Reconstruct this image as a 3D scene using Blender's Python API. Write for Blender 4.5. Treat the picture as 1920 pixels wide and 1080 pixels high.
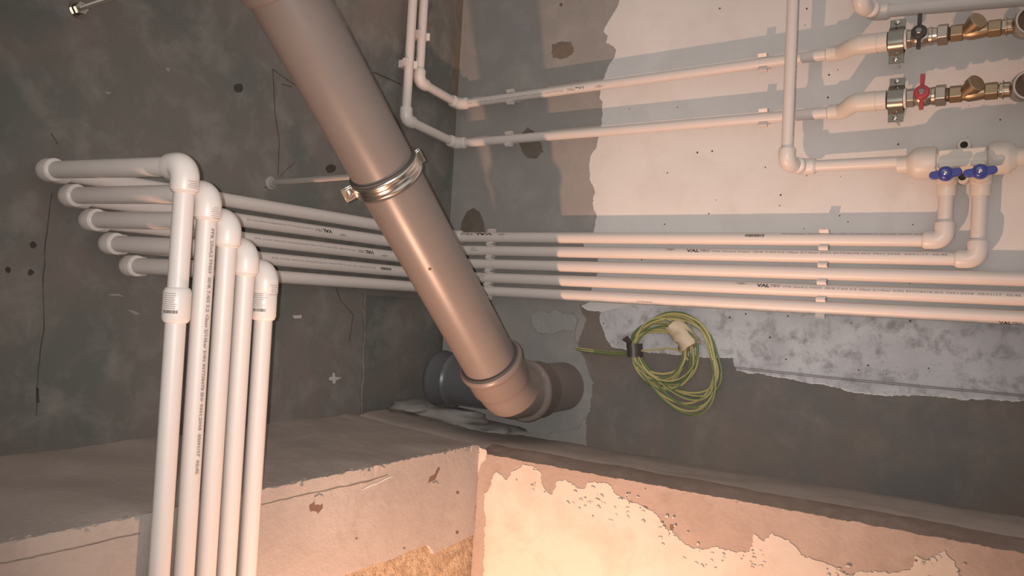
import bpy, bmesh, math, random
from math import sin, cos, radians, pi, sqrt
from mathutils import Vector, Matrix, noise
from mathutils.geometry import delaunay_2d_cdt

for o in list(bpy.data.objects): bpy.data.objects.remove(o)
S = bpy.context.scene
COL = S.collection
V = Vector
rng = random.Random(7)

# ------------------------------------------------------------------ camera
Z0 = 1.25                                   # camera height above the floor; all z below are relative to the camera
FPX = 1503.0
yaw, pit, rol = radians(32.7), radians(0.99), radians(-3.31)
Fw = V((-sin(yaw)*cos(pit), cos(yaw)*cos(pit), sin(pit)))
_r0 = V((cos(yaw), sin(yaw), 0)); _u0 = _r0.cross(Fw)
Rt = _r0*cos(rol) - _u0*sin(rol)
Up = _r0*sin(rol) + _u0*cos(rol)
CAM = V((1.2429, -1.6261, 0.0))
cd = bpy.data.cameras.new('camera'); cam = bpy.data.objects.new('camera', cd); COL.objects.link(cam)
cd.sensor_width = 36.0; cd.lens = FPX*36.0/1920.0; cd.clip_start = 0.02
M = Matrix((Rt, Up, -Fw)).transposed().to_4x4(); M.translation = CAM + V((0, 0, Z0)); cam.matrix_world = M
S.camera = cam

# ------------------------------------------------------------------ light
W = bpy.data.worlds.new('world'); S.world = W; W.use_nodes = True
bg = W.node_tree.nodes['Background']
bg.inputs[0].default_value = (1.0, 0.93, 0.885, 1); bg.inputs[1].default_value = 0.54

LAMP = V((0.623, -0.90, -0.97))
ld = bpy.data.lights.new('work_lamp', 'SPOT'); ld.energy = 76; ld.color = (1.0, 0.56, 0.37); ld.shadow_soft_size = 0.012
ld.spot_size = radians(175); ld.spot_blend = 1.0
lo = bpy.data.objects.new('work_lamp', ld); COL.objects.link(lo); lo.location = LAMP + V((0, 0, Z0))
lo.rotation_euler = V((-.26, .72, .52)).to_track_quat('-Z', 'Y').to_euler()

# the phone's own flash, a little to the left of the lens
fd = bpy.data.lights.new('phone_flash', 'SPOT'); fd.energy = 52; fd.color = (1.0, 0.95, 0.92); fd.shadow_soft_size = 0.003; fd.spot_size = radians(84); fd.spot_blend = 1.0
fo = bpy.data.objects.new('phone_flash', fd); COL.objects.link(fo); fo.location = CAM - Rt*0.016 + Up*0.004 + V((0, 0, Z0)); fo.rotation_euler = cam.matrix_world.to_euler()

S.view_settings.view_transform = 'Standard'; S.view_settings.look = 'None'
S.view_settings.exposure = 0.0; S.view_settings.gamma = 1.0; S.view_settings.use_curve_mapping = False

# ------------------------------------------------------------------ pixel -> place
def ray(x, y): return Fw + Rt*((x-960)/FPX) - Up*((y-540)/FPX)
def WR(x, y, off=0.0):                       # point on the right wall (off metres in front of it)
    d = ray(x, y); return CAM + d*((-off-CAM.y)/d.y)
def WL(x, y, off=0.0):                       # point on the left wall
    d = ray(x, y); return CAM + d*((off-CAM.x)/d.x)

# ------------------------------------------------------------------ materials
def nd(nt, t, **kw):
    n = nt.nodes.new(t)
    for k, v in kw.items(): setattr(n, k, v)
    return n
def mat_new(name):
    m = bpy.data.materials.new(name); m.use_nodes = True
    nt = m.node_tree; b = nt.nodes['Principled BSDF']
    return m, nt, b
def plain(name, col, rough=0.5, metal=0.0, var=0.06, bump=0.0, scale=40, spec=0.5):
    m, nt, b = mat_new(name)
    g = nd(nt, 'ShaderNodeNewGeometry')
    n = nd(nt, 'ShaderNodeTexNoise'); n.inputs['Scale'].default_value = scale; n.inputs['Detail'].default_value = 4
    nt.links.new(g.outputs['Position'], n.inputs['Vector'])
    mx = nd(nt, 'ShaderNodeMix', data_type='RGBA')
    mx.inputs[6].default_value = (*[c*(1-var) for c in col], 1); mx.inputs[7].default_value = (*[min(1, c*(1+var)) for c in col], 1)
    nt.links.new(n.outputs['Fac'], mx.inputs[0]); nt.links.new(mx.outputs[2], b.inputs['Base Color'])
    b.inputs['Roughness'].default_value = rough; b.inputs['Metallic'].default_value = metal
    b.inputs['Specular IOR Level'].default_value = spec
    if bump:
        bp = nd(nt, 'ShaderNodeBump'); bp.inputs['Strength'].default_value = bump; bp.inputs['Distance'].default_value = 0.002
        nt.links.new(n.outputs['Fac'], bp.inputs['Height']); nt.links.new(bp.outputs[0], b.inputs['Normal'])
    return m
def concrete(name, a, b_, c, s1=3.0, s2=14.0, bump=0.35, speck=0.0, speckcol=(.10, .07, .05), rough=0.9, stretch=None, bdist=0.003, fine=90):
    m, nt, b = mat_new(name)
    g = nd(nt, 'ShaderNodeNewGeometry'); vec = g.outputs['Position']
    if stretch:
        mp = nd(nt, 'ShaderNodeMapping'); mp.inputs['Scale'].default_value = stretch
        nt.links.new(vec, mp.inputs[0]); vec = mp.outputs[0]
    def nz(sc, det, rg=.55, dist=0.0):
        n = nd(nt, 'ShaderNodeTexNoise'); n.inputs['Scale'].default_value = sc; n.inputs['Detail'].default_value = det
        n.inputs['Roughness'].default_value = rg; n.inputs['Distortion'].default_value = dist
        nt.links.new(vec, n.inputs['Vector']); return n.outputs['Fac']
    def ramp(src, lo, hi):
        r = nd(nt, 'ShaderNodeMapRange'); r.inputs[1].default_value = lo; r.inputs[2].default_value = hi
        nt.links.new(src, r.inputs[0]); return r.outputs[0]
    n1, n2, n3 = nz(s1, 5, .55, .6), nz(s2, 6, .65, .3), nz(fine, 5, .7)
    m1 = nd(nt, 'ShaderNodeMix', data_type='RGBA'); m1.inputs[6].default_value = (*a, 1); m1.inputs[7].default_value = (*b_, 1)
    nt.links.new(ramp(n1, .38, .62), m1.inputs[0])
    m2 = nd(nt, 'ShaderNodeMix', data_type='RGBA'); m2.inputs[7].default_value = (*c, 1)
    nt.links.new(m1.outputs[2], m2.inputs[6]); nt.links.new(ramp(n2, .48, .74), m2.inputs[0])
    out = m2.outputs[2]
    if speck:
        vo = nd(nt, 'ShaderNodeTexVoronoi'); vo.inputs['Scale'].default_value = speck; nt.links.new(g.outputs['Position'], vo.inputs['Vector'])
        sx = nd(nt, 'ShaderNodeSeparateColor'); nt.links.new(vo.outputs['Color'], sx.inputs[0])
        th = nd(nt, 'ShaderNodeMapRange'); th.inputs[1].default_value = .72; th.inputs[2].default_value = 1.0; th.inputs[3].default_value = 0.0; th.inputs[4].default_value = .14
        nt.links.new(sx.outputs[0], th.inputs[0])
        lt = nd(nt, 'ShaderNodeMath', operation='LESS_THAN'); nt.links.new(vo.outputs['Distance'], lt.inputs[0]); nt.links.new(th.outputs[0], lt.inputs[1])
        m3 = nd(nt, 'ShaderNodeMix', data_type='RGBA'); m3.inputs[7].default_value = (*speckcol, 1)
        nt.links.new(out, m3.inputs[6]); nt.links.new(lt.outputs[0], m3.inputs[0]); out = m3.outputs[2]
    nt.links.new(out, b.inputs['Base Color'])
    b.inputs['Roughness'].default_value = rough; b.inputs['Specular IOR Level'].default_value = .25
    ad = nd(nt, 'ShaderNodeMath', operation='ADD'); nt.links.new(n2, ad.inputs[0])
    ml = nd(nt, 'ShaderNodeMath', operation='MULTIPLY'); ml.inputs[1].default_value = .6; nt.links.new(n3, ml.inputs[0]); nt.links.new(ml.outputs[0], ad.inputs[1])
    bp = nd(nt, 'ShaderNodeBump'); bp.inputs['Strength'].default_value = bump; bp.inputs['Distance'].default_value = bdist
    nt.links.new(ad.outputs[0], bp.inputs['Height']); nt.links.new(bp.outputs[0], b.inputs['Normal'])
    return m

MT = {}
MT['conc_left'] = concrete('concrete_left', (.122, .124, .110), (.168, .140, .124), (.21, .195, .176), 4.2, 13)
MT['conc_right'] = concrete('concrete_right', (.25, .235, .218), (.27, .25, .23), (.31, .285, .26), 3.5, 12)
MT['conc_niche'] = concrete('concrete_niche', (.23, .192, .165), (.27, .228, .20), (.32, .275, .245), 6, 18, .6, stretch=(1, 2.5, .7))
MT['ledge'] = concrete('concrete_ledge', (.32, .268, .232), (.35, .295, .257), (.39, .33, .29), 3, 16, .5)
MT['white'] = concrete('whitewash', (.57, .54, .515), (.625, .59, .56), (.54, .50, .465), 2.5, 8, .25, speck=62)
MT['white_low'] = concrete('lower_whitewash', (.41, .355, .30), (.46, .40, .34), (.37, .31, .255), 2.5, 12, .35, speck=40)
MT['grime'] = concrete('grimy_whitewash', (.56, .545, .55), (.45, .435, .44), (.20, .18, .175), 6, 30, .7, speck=60)
MT['plaster'] = concrete('brown_plaster', (.265, .205, .168), (.305, .24, .20), (.235, .18, .146), 5, 20, .7, fine=120)
MT['plaster_left'] = concrete('grey_plaster', (.30, .255, .225), (.34, .295, .262), (.27, .23, .20), 4, 16, .5, fine=120)
MT['rough'] = concrete('rough_concrete', (.36, .26, .17), (.50, .38, .26), (.26, .18, .11), 30, 60, 1.0, bdist=.012, fine=150)
MT['mortar'] = concrete('grey_mortar', (.235, .228, .212), (.255, .245, .228), (.29, .275, .255), 6, 22, .6)
MT['mortar_light'] = concrete('pale_mortar', (.27, .26, .243), (.30, .285, .265), (.33, .315, .29), 8, 26, .6)
MT['stain'] = concrete('dark_stain', (.12, .10, .08), (.15, .125, .10), (.18, .15, .12), 9, 30, .4)
MT['stain_brown'] = concrete('brown_stain', (.145, .115, .088), (.165, .13, .10), (.19, .15, .12), 9, 30, .4)
MT['crack'] = plain('crack_shadow', (.05, .04, .035), .95)
MT['pithole'] = plain('dark_pit', (.045, .036, .03), .95, var=.3, scale=120)
MT['chalk'] = plain('chalk', (.42, .40, .37), .95, var=.2, scale=200)
MT['ppr'] = plain('white_plastic', (.585, .525, .485), .42, var=.02, spec=.45)
MT['ppr_fit'] = plain('white_plastic_fitting', (.60, .54, .498), .38, var=.02, spec=.45)
MT['ivory'] = plain('ivory_plastic', (.59, .525, .455), .42, var=.02, spec=.45)
MT['ink'] = plain('black_print', (.045, .035, .033), .6)
MT['ink_pale'] = plain('faded_print', (.26, .22, .20), .6)
MT['drain'] = plain('brown_drain_plastic', (.165, .138, .123), .36, var=.05, scale=14, spec=.5)
MT['drain_dark'] = plain('brown_drain_fitting', (.17, .138, .122), .38, var=.05, scale=14, spec=.5)
MT['drain_grey'] = plain('dark_grey_plastic', (.085, .085, .09), .35, var=.12, scale=30)
MT['zinc'] = plain('dull_zinc', (.42, .38, .34), .55, .3)
MT['rubber'] = plain('dark_rubber', (.07, .06, .055), .7)
MT['steel'] = plain('zinc_steel', (.72, .68, .62), .24, 1.0, var=.08)
MT['steel_dark'] = plain('dull_steel', (.30, .28, .24), .28, 1.0, var=.12)
MT['brass'] = plain('brass', (.38, .285, .185), .42, 1.0, var=.12, scale=60)
MT['nickel'] = plain('nickel_brass', (.50, .43, .36), .30, 1.0, var=.1, scale=60)
MT['rust'] = plain('rusty_brown', (.13, .075, .05), .8, var=.2)
MT['black'] = plain('black_plastic', (.035, .033, .032), .4)
MT['red'] = plain('red_plastic', (.36, .035, .045), .4)
MT['blue'] = plain('blue_plastic', (.035, .045, .24), .35)
MT['hole'] = plain('hole_dark', (.03, .025, .02), .95)
MT['yellow'] = plain('yellow_insulation', (.43, .365, .15), .5, var=.1)
MT['green'] = plain('green_insulation', (.12, .165, .06), .5, var=.1)
MT['tape'] = plain('beige_tape', (.60, .47, .32), .55, var=.12, scale=80, bump=.6)
MT['tape_dark'] = plain('brown_tape', (.055, .042, .036), .45)
MT['wire'] = plain('grey_wire', (.18, .16, .15), .5)
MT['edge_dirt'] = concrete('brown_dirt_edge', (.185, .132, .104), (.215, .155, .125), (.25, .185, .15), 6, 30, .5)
MT['old'] = concrete('old_brown_concrete', (.175, .142, .120), (.140, .130, .122), (.205, .172, .148), 5, 12, .5)
MT['floor'] = concrete('floor_concrete', (.22, .19, .165), (.27, .235, .2), (.3, .26, .22), 3, 12, .5)

# ------------------------------------------------------------------ mesh helpers
def perp(a):
    a = a.normalized(); h = V((0, 0, 1)) if abs(a.z) < .9 else V((1, 0, 0))
    u = a.cross(h).normalized(); return u, a.cross(u).normalized()
class MB:
    def __init__(s): s.v = []; s.f = []; s.m = []
    def add(s, vs, fs, mi=0):
        b = len(s.v); s.v += [V(p) for p in vs]; s.f += [tuple(i+b for i in f) for f in fs]; s.m += [mi]*len(fs); return s
    def tube(s, pts, rad, seg=16, cap=True, closed=False, mfun=None, flat=None):
        pts = [V(p) for p in pts]; n = len(pts)
        if not hasattr(rad, '__len__'): rad = [rad]*n
        tan = []
        for i in range(n):
            a = pts[(i-1) % n] if (closed or i > 0) else pts[i]; c = pts[(i+1) % n] if (closed or i < n-1) else pts[i]
            t = c-a; tan.append(t.normalized() if t.length > 1e-9 else (tan[-1] if tan else V((0, 0, 1))))
        u, w = perp(tan[0]); vs = []; prev = tan[0]
        for i in range(n):
            q = prev.rotation_difference(tan[i]); u = (q @ u); u = (u - tan[i]*u.dot(tan[i])).normalized(); w = tan[i].cross(u); prev = tan[i]
            for k in range(seg):
                a = 2*pi*k/seg; vs.append(pts[i] + (u*cos(a)+w*sin(a))*rad[i])
        base = len(s.v); s.v += vs
        for i in range(n if closed else n-1):
            j = (i+1) % n
            for k in range(seg):
                l = (k+1) % seg
                s.f.append((base+i*seg+k, base+i*seg+l, base+j*seg+l, base+j*seg+k)); s.m.append(mfun(i, k) if mfun else 0)
        if cap and not closed:
            s.f.append(tuple(base+k for k in range(seg))[::-1]); s.m.append(0)
            s.f.append(tuple(base+(n-1)*seg+k for k in range(seg))); s.m.append(0)
        return s
    def lathe(s, o, ax, prof, seg=24, cap=True, phase=0.0, mi=0):
        o = V(o); ax = V(ax).normalized(); u, w = perp(ax); base = len(s.v)
        for t, r in prof:
            for k in range(seg):
                a = 2*pi*k/seg+phase; s.v.append(o+ax*t+(u*cos(a)+w*sin(a))*r)
        n = len(prof)
        for i in range(n-1):
            for k in range(seg):
                l = (k+1) % seg; s.f.append((base+i*seg+k, base+i*seg+l, base+(i+1)*seg+l, base+(i+1)*seg+k)); s.m.append(mi)
        if cap:
            s.f.append(tuple(base+k for k in range(seg))[::-1]); s.m.append(mi); s.f.append(tuple(base+(n-1)*seg+k for k in range(seg))); s.m.append(mi)
        return s
    def box(s, c, hx, hy, hz, mi=0):
        c = V(c); hx, hy, hz = V(hx), V(hy), V(hz); vs = []
        for i in (-1, 1):
            for j in (-1, 1):
                for k in (-1, 1): vs.append(c+hx*i+hy*j+hz*k)
        return s.add(vs, [(0, 1, 3, 2), (4, 6, 7, 5), (0, 4, 5, 1), (2, 3, 7, 6), (0, 2, 6, 4), (1, 5, 7, 3)], mi)
    def aabb(s, lo, hi, mi=0):
        lo, hi = V(lo), V(hi); h = (hi-lo)/2
        return s.box((lo+hi)/2, (h.x, 0, 0), (0, h.y, 0), (0, 0, h.z), mi)
    def prism(s, poly, vec, mi=0):
        n = len(poly); vec = V(vec); vs = [V(p) for p in poly]+[V(p)+vec for p in poly]
        fs = [tuple(range(n))[::-1], tuple(range(n, 2*n))]+[(i, (i+1) % n, (i+1) % n+n, i+n) for i in range(n)]
        return s.add(vs, fs, mi)
def plate(poly, vec, ax):
    # face and rim of a thin layer lying on a wall; the outline may touch itself, so it is filled by a constrained triangulation
    a, b = [k for k in range(3) if k != ax]; vec = V(vec)
    vs2, _, fs, *_r = delaunay_2d_cdt([V((p[a], p[b])) for p in poly], [], [list(range(len(poly)))], 1, 1e-6)
    mb = MB(); lvl = poly[0][ax]; vs = []
    for q in vs2:
        p = V((0, 0, 0)); p[a] = q.x; p[b] = q.y; p[ax] = lvl; vs.append(p+vec)
    mb.add(vs, [tuple(f) for f in fs]); n = len(poly)
    mb.add([V(p) for p in poly]+[V(p)+vec for p in poly], [(i, (i+1) % n, (i+1) % n+n, i+n) for i in range(n)])
    return mb
def thing(name, label, cat, base, group=None):
    o = bpy.data.objects.new(name, None); COL.objects.link(o); o.location = V(base)+V((0, 0, Z0)); o.empty_display_size = .02
    o['label'] = label; o['category'] = cat
    if group: o['group'] = group
    return o
def top_of(o):
    return V(o.location) if not o.parent else V(o.location)+top_of(o.parent)
def mk(name, mb, mat, parent=None, smooth=True, ang=38, bevel=0.0, label=None, kind=None, fix=True):
    mats = mat if isinstance(mat, (list, tuple)) else [mat]
    vs = [p+V((0, 0, Z0)) for p in mb.v]
    lo = V((min(p.x for p in vs), min(p.y for p in vs), min(p.z for p in vs))); hi = V((max(p.x for p in vs), max(p.y for p in vs), max(p.z for p in vs)))
    org = V(((lo.x+hi.x)/2, (lo.y+hi.y)/2, lo.z))
    me = bpy.data.meshes.new(name); me.from_pydata([p-org for p in vs], [], mb.f)
    for m in mats: me.materials.append(MT[m])
    me.polygons.foreach_set('material_index', mb.m)
    if fix:
        bm = bmesh.new(); bm.from_mesh(me); bmesh.ops.recalc_face_normals(bm, faces=bm.faces); bm.to_mesh(me); bm.free()
    if smooth:
        me.polygons.foreach_set('use_smooth', [True]*len(me.polygons)); me.set_sharp_from_angle(angle=radians(ang))
    me.update()
    o = bpy.data.objects.new(name, me); COL.objects.link(o)
    if parent: o.parent = parent; o.location = org-top_of(parent)
    else: o.location = org
    if bevel:
        bv = o.modifiers.new('bevel', 'BEVEL'); bv.width = bevel; bv.segments = 2; bv.limit_method = 'ANGLE'
    if label: o['label'] = label
    if kind: o['kind'] = kind
    return o
def tag(o, label, cat, group=None):
    o['label'] = label; o['category'] = cat
    if group: o['group'] = group
    return o
def ragged(poly, step=.006, amp=.002, freq=55.0, seed=0, closed=True, skip=()):
    out = []; n = len(poly)
    for i in range(n if closed else n-1):
        a, b = V(poly[i]), V(poly[(i+1) % n]); k = 1 if i in skip else max(1, int((b-a).length/step))
        for j in range(k):
            p = a.lerp(b, j/k)
            if i not in skip or j > 0:
                d = noise.noise_vector(p*freq+V((seed, seed*2.3, 0)))*amp + noise.noise_vector(p*freq*3+V((seed, 7, 0)))*amp*.7 + noise.noise_vector(p*freq*8+V((seed, 3, 5)))*amp*.55
                p = p+d
            out.append(p)
    return out
def patch(parent, name, pxs, plane, off, th, mat, amp=.002, step=.0035, seed=0, skip=(), label=None):
    # a thin raised layer on a wall: outline given on the wall's own plane
    fn, nrm = (WR, V((0, -1, 0))) if plane[0] == 'R' else (WL, V((1, 0, 0)))
    pts = [fn(x, y, off) for x, y in pxs]
    pts = ragged(pts, step, amp, seed=seed, skip=skip)
    ax = 1 if plane[0] == 'R' else 0
    for p in pts: p[ax] = (-off if ax == 1 else off)
    mb = plate(pts, nrm*th, ax)
    return mk(name, mb, mat, parent, smooth=False, label=label)

# ================================================================== the setting
XR, YL, ZT, ZB = 3.2, -3.4, 1.35, -Z0
NY, NZ0, NZ1, ND = -.288, -.40, -.004, .022     # niche beside the corner
m = MB()
m.aabb((-.15, YL, ZB), (0, NY, ZT)); m.aabb((-.15, NY, NZ1), (0, .15, ZT)); m.aabb((-.15, NY, ZB), (-ND, .15, NZ1))
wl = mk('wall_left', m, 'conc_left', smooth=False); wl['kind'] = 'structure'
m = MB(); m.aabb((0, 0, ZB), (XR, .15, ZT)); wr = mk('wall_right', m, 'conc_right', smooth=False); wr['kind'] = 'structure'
m = MB(); m.aabb((-.15, YL, ZB-.1), (XR, .15, ZB)); fl = mk('floor', m, 'floor', smooth=False); fl['kind'] = 'structure'


EX, EY, EZ, EZL = .345, -.312, -.287, -.2825        # outer line of the ledge (right arm, left arm)
PL = .008                                       # plaster thickness on the lower walls
m = MB(); m.aabb((0, YL, ZB), (EX-PL, 0, EZ-.05)); wll = mk('wall_lower_left', m, 'rough', smooth=False); wll['kind'] = 'structure'
m = MB(); m.aabb((EX-PL, EY+PL, ZB), (XR, 0, EZ-.05)); wlr = mk('wall_lower_right', m, 'plaster', smooth=False); wlr['kind'] = 'structure'

def ledge_z(x, y):
    l = -.267+(EZL+.267)*min(1, x/EX); r = -.315+(EZ+.315)*min(1, y/EY)
    wl_ = max(0.0, -y)/( max(0.0, -y)+max(0.0, x)+1e-6)
    z = l*wl_+r*(1-wl_)
    return z+.004*noise.noise(V((x*9, y*9, 0)))+.0015*noise.noise(V((x*40, y*40, 3)))
def ledge(name, arm):
    m = MB(); nu = 220; nv = 14; vs = []; fs = []
    for i in range(nu+1):
        for j in range(nv+4):
            t = min(1.0, j/nv)
            if arm == 'L':
                y = EY+(YL-EY)*(i/nu)**1.7; x = EX*t; jit = .004*noise.noise(V((y*45, 0, 1)))+.0025*noise.noise(V((y*140, 0, 2)))
                z = ledge_z(x, y)
                if j >= nv: x = EX-.001+jit-.003*(j-nv)/3; z = EZL+jit*.6-.003-(0, .010, .03, .06)[j-nv]
            else:
                x = (XR)*(i/nu)**1.4; y = EY*t; jit = .003*noise.noise(V((x*45, 5, 1)))+.0018*noise.noise(V((x*140, 0, 2)))
                z = ledge_z(x, y)
                if t > .8: z -= .016*((t-.8)/.2)**2
                if j >= nv: y = EY+.001-jit+.003*(j-nv)/3; z = EZ+jit*.6-.018-(0, .008, .03, .05)[j-nv]
            vs.append((x, y, z))
    r = nv+4
    for i in range(nu):
        for j in range(r-1): fs.append((i*r+j, i*r+j+1, (i+1)*r+j+1, (i+1)*r+j))
    m.add(vs, fs); m.m = [1 if (arm == 'R' and (q % (r-1)) >= nv-2 and vs[(q//(r-1))*r][0] > EX) else 0 for q in range(len(fs))]  # outer faces of the right arm take the darker brown
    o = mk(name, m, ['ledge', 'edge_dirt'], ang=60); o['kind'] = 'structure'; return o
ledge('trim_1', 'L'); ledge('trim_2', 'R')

def on_ll(x, y): d = ray(x, y); return CAM+d*((EX-PL-CAM.x)/d.x)
def on_lr(x, y): d = ray(x, y); return CAM+d*((EY+PL-CAM.y)/d.y)
# grey plaster coat on the lower left wall, broken away near the corner
def flat_patch(parent, name, pts, ax, val, th, mat, amp, step, seed, freq=55):
    pts = ragged(pts, step, amp, freq, seed)
    for p in pts: p[ax] = val
    mb = plate(pts, V((th, 0, 0)) if ax == 0 else V((0, -th, 0)), ax)
    return mk(name, mb, mat, parent, smooth=False)
brk = [on_ll(x, y) for x, y in ((877, 1002), (845, 1018), (806, 1036), (797, 1021), (786, 1021), (742, 1040), (715, 1052), (690, 1058), (655, 1072), (625, 1084), (560, 1120))]
toe = EZL-.0035
poly = [V((0, YL, ZB+.01)), V((0, YL, toe)), V((0, EY-.001, toe)), V((0, EY-.001, brk[0].z))]+brk[1:]+[V((0, brk[-1].y, ZB+.01))]
flat_patch(wll, 'plaster_coat', poly, 0, EX-PL, PL, 'plaster_left', .0026, .004, 3)
# brown undercoat, then the flaking white coat on the lower right wall
poly = [V((EX-.001, 0, ZB+.01)), V((EX-.001, 0, EZ-.015)), V((XR, 0, EZ-.017)), V((XR, 0, ZB+.01))]
flat_patch(wlr, 'plaster_coat', poly, 1, EY+PL, PL, 'plaster', .0016, .004, 5)
wp = [(908, 1130), (912, 1040), (915, 965), (912, 925), (918, 920), (925, 905), (931, 884), (943, 890), (955, 897), (966, 882), (985, 872), (1003, 873), (1017, 885), (1024, 912), (1040, 928), (1048, 900), (1064, 898), (1078, 910), (1100, 916), (1106, 904), (1130, 904), (1146, 904), (1160, 925), (1185, 938), (1210, 945), (1240, 970), (1250, 988), (1268, 1000), (1285, 1015), (1305, 1030),
      (1318, 1028), (1342, 1024), (1372, 1030), (1410, 1032), (1415, 1000), (1432, 1012), (1452, 996), (1478, 1010), (1505, 1035), (1540, 1052), (1565, 1058), (1590, 1075), (1620, 1068), (1660, 1072), (1705, 1068), (1720, 1040), (1735, 1048), (1772, 1032), (1790, 1055), (1800, 1075), (1850, 1110), (1990, 1135), (2120, 1190), (2300, 1215), (2500, 1300), (2500, 1800), (908, 1800)]
wq = [on_lr(*p) for p in wp]
for p in wq: p.z = max(p.z, ZB+.03)
flat_patch(wlr, 'white_coat', wq, 1, EY, .0009, 'white_low', .0036, .0022, 8, 60)
wp2 = [(884, 838), (900, 836), (917, 842), (915, 860), (905, 872), (900, 890), (896, 902), (886, 902)]
flat_patch(wlr, 'white_coat', [on_lr(*p) for p in wp2], 1, EY, .0014, 'white_low', .0016, .0025, 9, 90)
fk = MB(); rf = random.Random(12)
for (cx, cy, sx_, sy_, n) in ((1105, 940, 30, 22, 16), (1195, 950, 50, 26, 26), (1260, 990, 26, 22, 12), (1330, 1045, 40, 20, 14), (1420, 1045, 40, 22, 14), (1560, 1070, 60, 16, 12), (1010, 900, 30, 20, 8), (1745, 1055, 40, 18, 10), (890, 870, 8, 30, 8)):
    for _ in range(n):
        c = on_lr(cx+rf.gauss(0, sx_*.6), cy+rf.gauss(0, sy_*.6)); r_ = rf.uniform(.0012, .0045); a0 = rf.random()*6; k = rf.randint(5, 8); el = rf.uniform(.4, 1)
        ps = [V((c.x+r_*cos(a0+2*pi*i/k)*rf.uniform(.6, 1.3), EY-.0008, c.z+r_*el*sin(a0+2*pi*i/k)*rf.uniform(.6, 1.3))) for i in range(k)]
        fk.prism(ps, (0, -rf.uniform(.0008, .0025), 0))
mk('paint_flakes', fk, 'white_low', wlr, smooth=False, kind='stuff')
ck_ = MB(); rf = random.Random(4)
for i in range(150):
    y = EY-.005-(rf.random()**1.5)*1.0; x = EX+rf.uniform(-.008, .001); z = EZL-.004+rf.uniform(-.006, .002); r_ = rf.uniform(.0012, .0042)
    ps = [V((x, y, z))+V((r_*rf.uniform(-1, 1), r_*rf.uniform(-1.4, 1.4), r_*rf.uniform(-.8, .8))) for _ in range(6)]
    bmc = bmesh.new(); vv = [bmc.verts.new(p) for p in ps]; hull = bmesh.ops.convex_hull(bmc, input=vv); bmc.verts.index_update(); bmc.verts.ensure_lookup_table()
    ck_.add([v.co.copy() for v in bmc.verts], [tuple(v.index for v in f.verts) for f in bmc.faces]); bmc.free()
mk('plaster_crumbs', ck_, 'plaster_left', wll, smooth=False, kind='stuff')
def pits(parent, plane, pts, mat='hole', name='pit'):
    for (x, y, r) in pts:
        k = 12; a0 = rng.random()*6
        patch(parent, name, [(x+r*cos(2*pi*i/k)*(1+.14*rng.uniform(-1, 1)), y+r*sin(2*pi*i/k)*(1+.14*rng.uniform(-1, 1))) for i in range(k)], plane, plane_off[plane], .0004, mat, amp=.0009, step=.0015)
plane_off = {'R': 0.0, 'L': 0.0, 'RL': -EY, 'LL': EX}
patch(wll, 'gouge', [(580, 948), (588, 940), (600, 938), (604, 948), (603, 957), (596, 963), (588, 960), (582, 962)], 'LL', EX, .0005, 'rust', amp=.003, step=.002)
patch(wll, 'chipped_plaster', [(588, 932), (596, 927), (604, 931), (606, 942), (600, 947), (590, 946)], 'LL', EX, .0012, 'plaster_left', amp=.002, step=.002)
patch(wll, 'gouge', [(803, 905), (806, 893), (813, 892), (822, 877), (825, 878), (819, 893), (816, 900), (808, 903)], 'LL', EX, .0005, 'rust', amp=.0016, step=.002)
patch(wll, 'chipped_plaster', [(810, 907), (818, 903), (822, 908), (814, 910)], 'LL', EX, .0012, 'plaster_left', amp=.001, step=.002)
pits(wll, 'LL', [(668, 1010, 2), (858, 924, 3), (857, 998, 3), (758, 1028, 2)], 'rust')
pits(wlr, 'RL', [(972, 925, 4), (1260, 988, 5), (1090, 940, 3), (1110, 952, 3), (970, 912, 3)], 'rust')
def crack(parent, plane, pts, w=1.2, mat='crack', name='crack', jit=1.0):
    # hairline drawn as a thin dark sliver let into the wall face
    dense = []
    for a, b in zip(pts[:-1], pts[1:]):
        n = max(2, int(math.hypot(b[0]-a[0], b[1]-a[1])/14))
        for i in range(n): dense.append((a[0]+(b[0]-a[0])*i/n+rng.uniform(-jit, jit), a[1]+(b[1]-a[1])*i/n+rng.uniform(-jit, jit)))
    dense.append(pts[-1]); L = []; Rr = []
    for i, p in enumerate(dense):
        a = dense[max(0, i-1)]; b = dense[min(len(dense)-1, i+1)]; l = math.hypot(b[0]-a[0], b[1]-a[1]) or 1
        nx, ny = -(b[1]-a[1])/l, (b[0]-a[0])/l; ww = w*rng.uniform(.5, 1.2)/2
        L.append((p[0]+nx*ww, p[1]+ny*ww)); Rr.append((p[0]-nx*ww, p[1]-ny*ww))
    patch(parent, name, L+Rr[::-1], plane, plane_off[plane], .0004, mat, amp=0, step=9)
crack(wll, 'LL', [(0, 1057), (100, 1037), (230, 1007), (262, 1000)], 2.0, 'stain_brown'); crack(wll, 'LL', [(480, 948), (580, 926), (690, 902), (727, 891)], 2.2, 'stain_brown')
crack(wll, 'LL', [(680, 918), (735, 893)], 3, 'chalk')

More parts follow.
